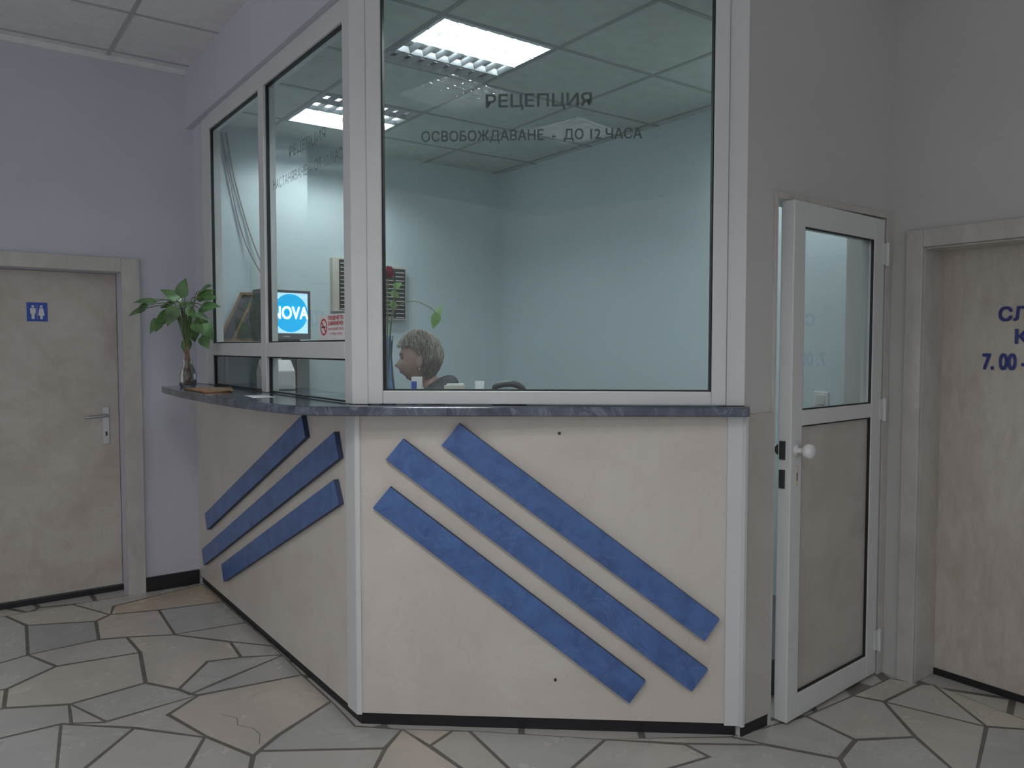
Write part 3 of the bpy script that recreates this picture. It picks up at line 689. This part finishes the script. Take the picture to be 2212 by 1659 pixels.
V,F=tube([headW(Vector((x_,y_,-.0625))) for x_,y_ in ((.080,-.020),(.090,-.010),(.0935,0),(.090,.010),(.080,.020))],[.001,.0035,.0045,.0035,.001],8); mk("lips",V,F,M['lip'],pe,smooth=True)
# hair: undercap plus strands
bm=bmesh.new(); hc=bm.loops.layers.float_color.new("Col")
def inhair(d,m=0.0):   # unit direction in head space
    x,y,z=d; z=z+m
    if z>.62: return True
    if x>.30: return z>.50
    if x>-.02: return z>.26+ (x+.02)*.75
    if x>-.30: return z>.16 if x>-.24 else z>-.45
    return z>-.66
cap=[]
for j in range(41):
    ph=math.pi*j/40
    for i in range(64):
        th=2*math.pi*i/64; d=Vector((math.sin(ph)*math.cos(th),math.sin(ph)*math.sin(th),math.cos(ph)))
        p=headv(*d); off=.008+.002*math.sin(9*th)*math.sin(ph)
        cap.append((d,bm.verts.new(headW(p+d*off))))
for j in range(40):
    for i in range(64):
        k=(i+1)%64; ids=[j*64+i,(j+1)*64+i,(j+1)*64+k,j*64+k]
        dd=sum((cap[q][0] for q in ids),Vector())/4
        if inhair(dd.normalized()):
            try:
                f=bm.faces.new([cap[q][1] for q in ids])
                for l in f.loops: l[hc]=(.15,.135,.115,1)
            except: pass
hcol=[(.32,.295,.25),(.24,.215,.18),(.13,.115,.095),(.46,.43,.37),(.19,.17,.145),(.37,.345,.30)]
cnt=0
while cnt<3800:
    d=Vector((random.gauss(0,1),random.gauss(0,1),random.gauss(0,1))).normalized()
    if not inhair(d): continue
    cnt+=1
    crown=Vector((-.35,0,.94)).normalized()
    fl_=(d-crown); fl_=fl_-d*fl_.dot(d)
    if fl_.length<.05: fl_=Vector((random.random()-.5,random.random()-.5,0))
    fl_.normalize()
    if d.x>.1: fl_=(fl_*.5+Vector((-.35,.5*(1 if d.y>0 else -1),-.4))).normalized()
    elif d.x>-.35: fl_=(fl_*.7+Vector((-.6,0,-.1))).normalized()
    fl_=(fl_+Vector((random.gauss(0,.30),random.gauss(0,.30),random.gauss(0,.24)))).normalized()
    ln=random.uniform(.28,.5); w_=random.uniform(.0008,.0017); prev=None; c=random.choice(hcol); cur=d.copy()
    lift=random.uniform(.004,.018)
    for s_ in range(5):
        p=headv(*cur)+cur*(.008+lift*math.sin(math.pi*(.25+s_*.15)))
        sd=cur.cross(fl_).normalized()*w_*(1-s_*.22)
        a_=bm.verts.new(headW(p-sd)); b_=bm.verts.new(headW(p+sd)); m_=bm.verts.new(headW(p+cur*w_*.9))
        if prev:
            for q in ([prev[0],a_,m_,prev[2]],[prev[2],m_,b_,prev[1]]):
                f=bm.faces.new(q)
                for l in f.loops: l[hc]=(*c,1)
        prev=(a_,b_,m_); nx_=(cur+fl_*ln/4).normalized()
        if not inhair(nx_,.10): break
        cur=nx_
me=bpy.data.meshes.new("hair"); bm.to_mesh(me); bm.free(); me.materials.append(M['hair'])
ho=bpy.data.objects.new("hair",me); bpy.context.collection.objects.link(ho); ho.parent=pe; ho.location=-WL[pe.name]; ho["label"]="short streaked grey-blond hair"
# chair
ch=thing("office_chair",tuple(PW((-.14,0,.15))),"dark office chair behind the desk","chair")
cf=Fr((PW((-.10,0,0)).x,PW((-.10,0,0)).y),(-math.sin(pa),math.cos(pa)),(math.cos(pa),math.sin(pa)))
V,F=fb(cf,-.23,.23,.54,.59,-.22,.22); mk("seat",V,F,M['dark'],ch,bevel=.02)
V,F=fb(cf,-.20,.20,.72,1.06,-.30,-.255); mk("backrest",V,F,M['dark'],ch,bevel=.02)
V,F=tube([cf.p(0,.54,0),cf.p(0,.22,0)],.025,12); mk("stem",V,F,M['steel'],ch)
V,F=tube([cf.p(0,.56,-.22),cf.p(0,.60,-.29),cf.p(0,.75,-.305)],.015,8); mk("back_support",V,F,M['steel'],ch)
st=[tube([cf.p(0,.22,0),cf.p(.26*math.cos(t_),.185,.26*math.sin(t_))],.016,8) for t_ in [2*math.pi*i/5 for i in range(5)]]
V,F=join(*st); mk("star_base",V,F,M['dark'],ch)
for i in range(5):
    t_=2*math.pi*i/5; V,F=tube([cf.p(.26*math.cos(t_)-.01,.176,.26*math.sin(t_)),cf.p(.26*math.cos(t_)+.01,.176,.26*math.sin(t_))],.025,14); mk("caster",V,F,M['dark'],ch)

# leaves
def leaf(pos, d, nrm, size, wid=.42, droop=.25):
    d=Vector(d).normalized(); nrm=Vector(nrm); s=d.cross(nrm).normalized(); nrm=s.cross(d).normalized()
    V=[];F=[];n=9
    for i in range(n+1):
        t=i/n; w=size*wid*math.sin(math.pi*min(1,max(0,t)**.55)); back=-.16*size*((1-t)**3)
        zc=-droop*size*t*t
        for k,u in enumerate((-1,-.5,0,.5,1)):
            V.append(Vector(pos)+d*(t*size+back*abs(u))+s*(w*u)+nrm*(zc+.14*w*(abs(u)) - .10*w*abs(u)**2))
    for i in range(n):
        for k in range(4): F.append((i*5+k,i*5+k+1,(i+1)*5+k+1,(i+1)*5+k))
    return V,F
# pothos plant on the counter
bp=Vector((1.085,4.46,1.2352)); lat=Vector((.807,-.5906,0)); dep=Vector((.5906,.807,0))
pp=thing("potted_pothos",tuple(bp),"leafy green pothos rooted in a clear glass vase on the countertop","plant")
V,F=lathe((bp.x,bp.y),[(.036,bp.z),(.044,bp.z+.01),(.046,bp.z+.06),(.036,bp.z+.10),(.024,bp.z+.125),(.030,bp.z+.15)],24,False); mk("vase",V,F,M['vase'],pp,smooth=True,label="clear glass vase")
rt=[]
for i in range(26):
    a_=random.uniform(0,6.28); r_=random.uniform(.008,.034)
    rt.append(tube(spl([(bp.x+.004*math.cos(a_),bp.y+.004*math.sin(a_),bp.z+.24),(bp.x+.014*math.cos(a_+.5),bp.y+.014*math.sin(a_+.5),bp.z+.13),(bp.x+r_*math.cos(a_+1),bp.y+r_*math.sin(a_+1),bp.z+.06),(bp.x+r_*.8*math.cos(a_+1.8),bp.y+r_*.8*math.sin(a_+1.8),bp.z+.008)],4),.0026,5))
V,F=join(*rt); mk("roots",V,F,M['root'],pp,smooth=True)
LP=[(-.165,1.655,-.9,-.5),(-.14,1.60,-.9,-.6),(-.055,1.70,-.5,.4),(-.03,1.64,-.2,-.4),(-.11,1.57,-.7,-.7),(.0,1.56,.1,-.7),(-.015,1.47,-.1,-.9),(.045,1.59,.5,-.4),(.115,1.655,.7,.1),(.10,1.74,.8,.5),(.13,1.70,.8,.1),(-.20,1.58,-.7,-.8),(.12,1.49,.5,-.8),(.06,1.70,.4,.3),(-.08,1.67,-.6,.0),(.01,1.71,.1,.4),(.02,1.64,.2,-.2),(.085,1.56,.7,-.6),(-.12,1.69,-.7,.2),(.065,1.64,.4,.1),(-.15,1.68,-.8,.1),(.10,1.61,.6,-.2),(-.07,1.62,-.5,-.3),(.0,1.66,0,.1),(-.19,1.64,-.9,-.3),(.14,1.55,.5,-.8)]
lv=[];stt=[]
for i,(l_,z_,dx,dz) in enumerate(LP):
    dd=random.uniform(-.12,.10); 
    p=bp+lat*l_+dep*dd; p.z=z_+.015
    if p.x>1.16: p.x=1.16
    dirv=lat*dx*.8+Vector((0,0,dz*.8))+dep*random.uniform(-.5,.2)
    nr=Vector((-.35,-.5,.8))+Vector((random.uniform(-.4,.4),random.uniform(-.4,.4),0))
    lv.append(leaf(p,dirv,nr,random.uniform(.07,.105)))
    top=bp+Vector((0,0,.18)); mid=bp+lat*l_*.35+dep*dd*.3; mid.z=bp.z+.20+(z_-bp.z)*.55
    stt.append(tube(spl([top,mid,p],6),.0024,5))
for V_,_ in lv:
    for v in V_:
        if v.x>1.235: v.x=1.235
V,F=join(*lv); mk("foliage",V,F,M['leaf'],pp,smooth=True,label="glossy heart-shaped green leaves",recalc=False)
V,F=join(*stt); mk("stems",V,F,M['stem'],pp,smooth=True)
# rose and vine in a vase inside
bp=Vector((1.455,2.835,1.2352))
rv=thing("rose_in_vase",tuple(bp),"red rose and trailing green vine in a tall blue glass vase","flower vase")
V,F=lathe((bp.x,bp.y),[(.030,bp.z),(.034,bp.z+.01),(.026,bp.z+.08),(.018,bp.z+.18),(.024,bp.z+.26)],24,False); mk("vase",V,F,M['bvase'],rv,smooth=True,label="tall blue glass vase")
q=lambda l_,z_,d_=0: tuple(bp+lat*l_+dep*d_+Vector((0,0,z_-bp.z)))
V,F=join(tube(spl([q(0,1.25),q(.0,1.5),q(.002,1.735)],6),.003,6),tube(spl([q(0,1.25),q(.01,1.5),q(.03,1.60),q(.10,1.635),q(.17,1.61),q(.20,1.58)],8),.002,6),tube(spl([q(0,1.25),q(.012,1.5),q(.035,1.70)],6),.0025,6)); mk("stems",V,F,M['stem'],rv,smooth=True)
pet=[]
for k in range(18):
    a_=k*2.4; t=k/18; r_=.006+.018*t; c0=Vector(q(.002,1.735)); o=Vector((math.cos(a_),math.sin(a_),0))
    pet.append(leaf(c0+o*r_*.4+Vector((0,0,-.005)),o*(.25+.5*t)+Vector((0,0,1)),-o,.045,.5,-.2))
V,F=join(*pet); mk("rose_bloom",V,F,M['rose'],rv,smooth=True,recalc=False,label="dark red rose bloom")
V,F=join(leaf(q(.20,1.58),lat*-.35+Vector((0,0,-1)),(-.6,-.8,.1),.06,.34),leaf(q(.195,1.575),lat*.5+Vector((0,0,.9)),(-.6,-.8,.1),.05,.28),leaf(q(.03,1.69),lat*.7+Vector((0,0,.5)),(-.6,-.8,.3),.035),leaf(q(.02,1.67),lat*.8+Vector((0,0,-.5)),(-.6,-.8,.3),.035),leaf(q(.02,1.63),lat*.3+Vector((0,0,-.8)),(-.6,-.8,.3),.035))
mk("leaves",V,F,M['leafl'],rv,smooth=True,recalc=False)
# small items on the inner ledge
ca=thing("carton",(1.527,2.724,1.2352),"small white and blue upright carton on the inner ledge","carton")
cfm=Fr((1.527,2.724),(.807,-.59),(-.59,-.807))
V,F=fb(cfm,-.021,.021,1.2352,1.333,-.012,.012); mk("box_body",V,F,M['white'],ca,bevel=.001)
V,F=fb(cfm,-.021,.0,1.2355,1.315,.012,.0125); mk("printed_panel",V,F,M['signblue'],ca)
cu_=thing("drinking_glass",(1.700,2.537,1.2352),"small white translucent cup on the inner ledge","cup")
V,F=lathe((1.700,2.537),[(.015,1.2352),(.019,1.318),(.0175,1.318),(.014,1.24)],20,False); mk("cup_body",V,F,M['white'],cu_,smooth=True)
V,F=lathe((1.700,2.537),[(.0145,1.2353),(.0142,1.239)],20); mk("cup_base",V,F,M['white'],cu_)
te=thing("telephone",(1.790,2.468,1.2352),"black desk telephone on the inner ledge","telephone")
tf=Fr((1.790,2.468),(.807,-.59),(-.59,-.807))
V,F=fprism(tf,[(-.065,1.2352),(.07,1.2352),(.07,1.26),(-.055,1.275)],-.05,.05); mk("base",V,F,M['dark'],te,bevel=.004)
V,F=tube(spl([tf.p(-.06,1.28,0),tf.p(-.045,1.30,0),tf.p(0,1.308,0),tf.p(.04,1.30,0),tf.p(.068,1.275,0)],5),[.010]*3+[.013]*15+[.010]*3,10); mk("handset",V,F,M['dark'],te,smooth=True)
ns2=thing("notepad",(1.638,2.62,1.2352),"cream stack of note paper on the inner ledge","notepad")
nf=Fr((1.638,2.62),(.807,-.59),(-.59,-.807)); V,F=fb(nf,-.04,.04,1.2352,1.30,-.03,.03); mk("paper_block",V,F,M['cream'],ns2)
V,F=fb(nf,-.03,.035,1.30,1.306,-.025,.028); mk("top_sheet",V,F,M['paper'],ns2)
# printer on inner ledge at side
pr=thing("receipt_printer",(1.38,3.92,1.2352),"white receipt printer behind the side glass","printer")
V,F=fprism(Fr((1.38,3.92),(0,-1),(-1,0)),[(-.09,1.2352),(.09,1.2352),(.09,1.33),(.03,1.385),(-.05,1.385),(-.09,1.33)],-.07,.07); mk("printer_body",V,F,M['white'],pr,bevel=.006)
V,F=fb(Fr((1.38,3.92),(0,-1),(-1,0)),-.05,.0,1.386,1.40,-.03,.03); mk("paper_roll",V,F,M['paper'],pr)
# folder and magazines on counter
fm=Fr((1.07,4.0),(-.02,-1),(-1,.02))
V,F=fb(fm,-.20,.20,1.2352,1.243,-.05,.07); mk("folder",V,F,M['folder'],bevel=.002,label="brown leather folder lying on the countertop",cat="folder")
V,F=fb(Fr((1.09,3.93),(-.25,-1),(-1,.25)),-.13,.13,1.2432,1.249,-.07,.03); mk("brochure",V,F,M['wood'],label="orange-brown brochure lying on the folder",cat="brochure")
V,F=fb(Fr((1.12,3.4),(-.1,-1),(-1,.1)),-.10,.08,1.2352,1.2362,-.05,.04); mk("paper_sheet",V,F,M['paper'],label="loose white sheet of paper on the countertop",cat="paper")

# ------------------------------------------------------------------ world, camera
w=bpy.data.worlds.new("world"); sc.world=w; w.use_nodes=True
bg=w.node_tree.nodes['Background']; bg.inputs[0].default_value=(.80,.82,.88,1); bg.inputs[1].default_value=0.72
cam=bpy.data.cameras.new("camera"); co=bpy.data.objects.new("camera",cam); bpy.context.collection.objects.link(co)
cam.sensor_width=36; cam.lens=1690/2212*36; cam.clip_start=.05
co.location=(0,0,1.45); co.rotation_euler=(math.radians(90-2.69),0,math.radians(-36.2))
sc.camera=co
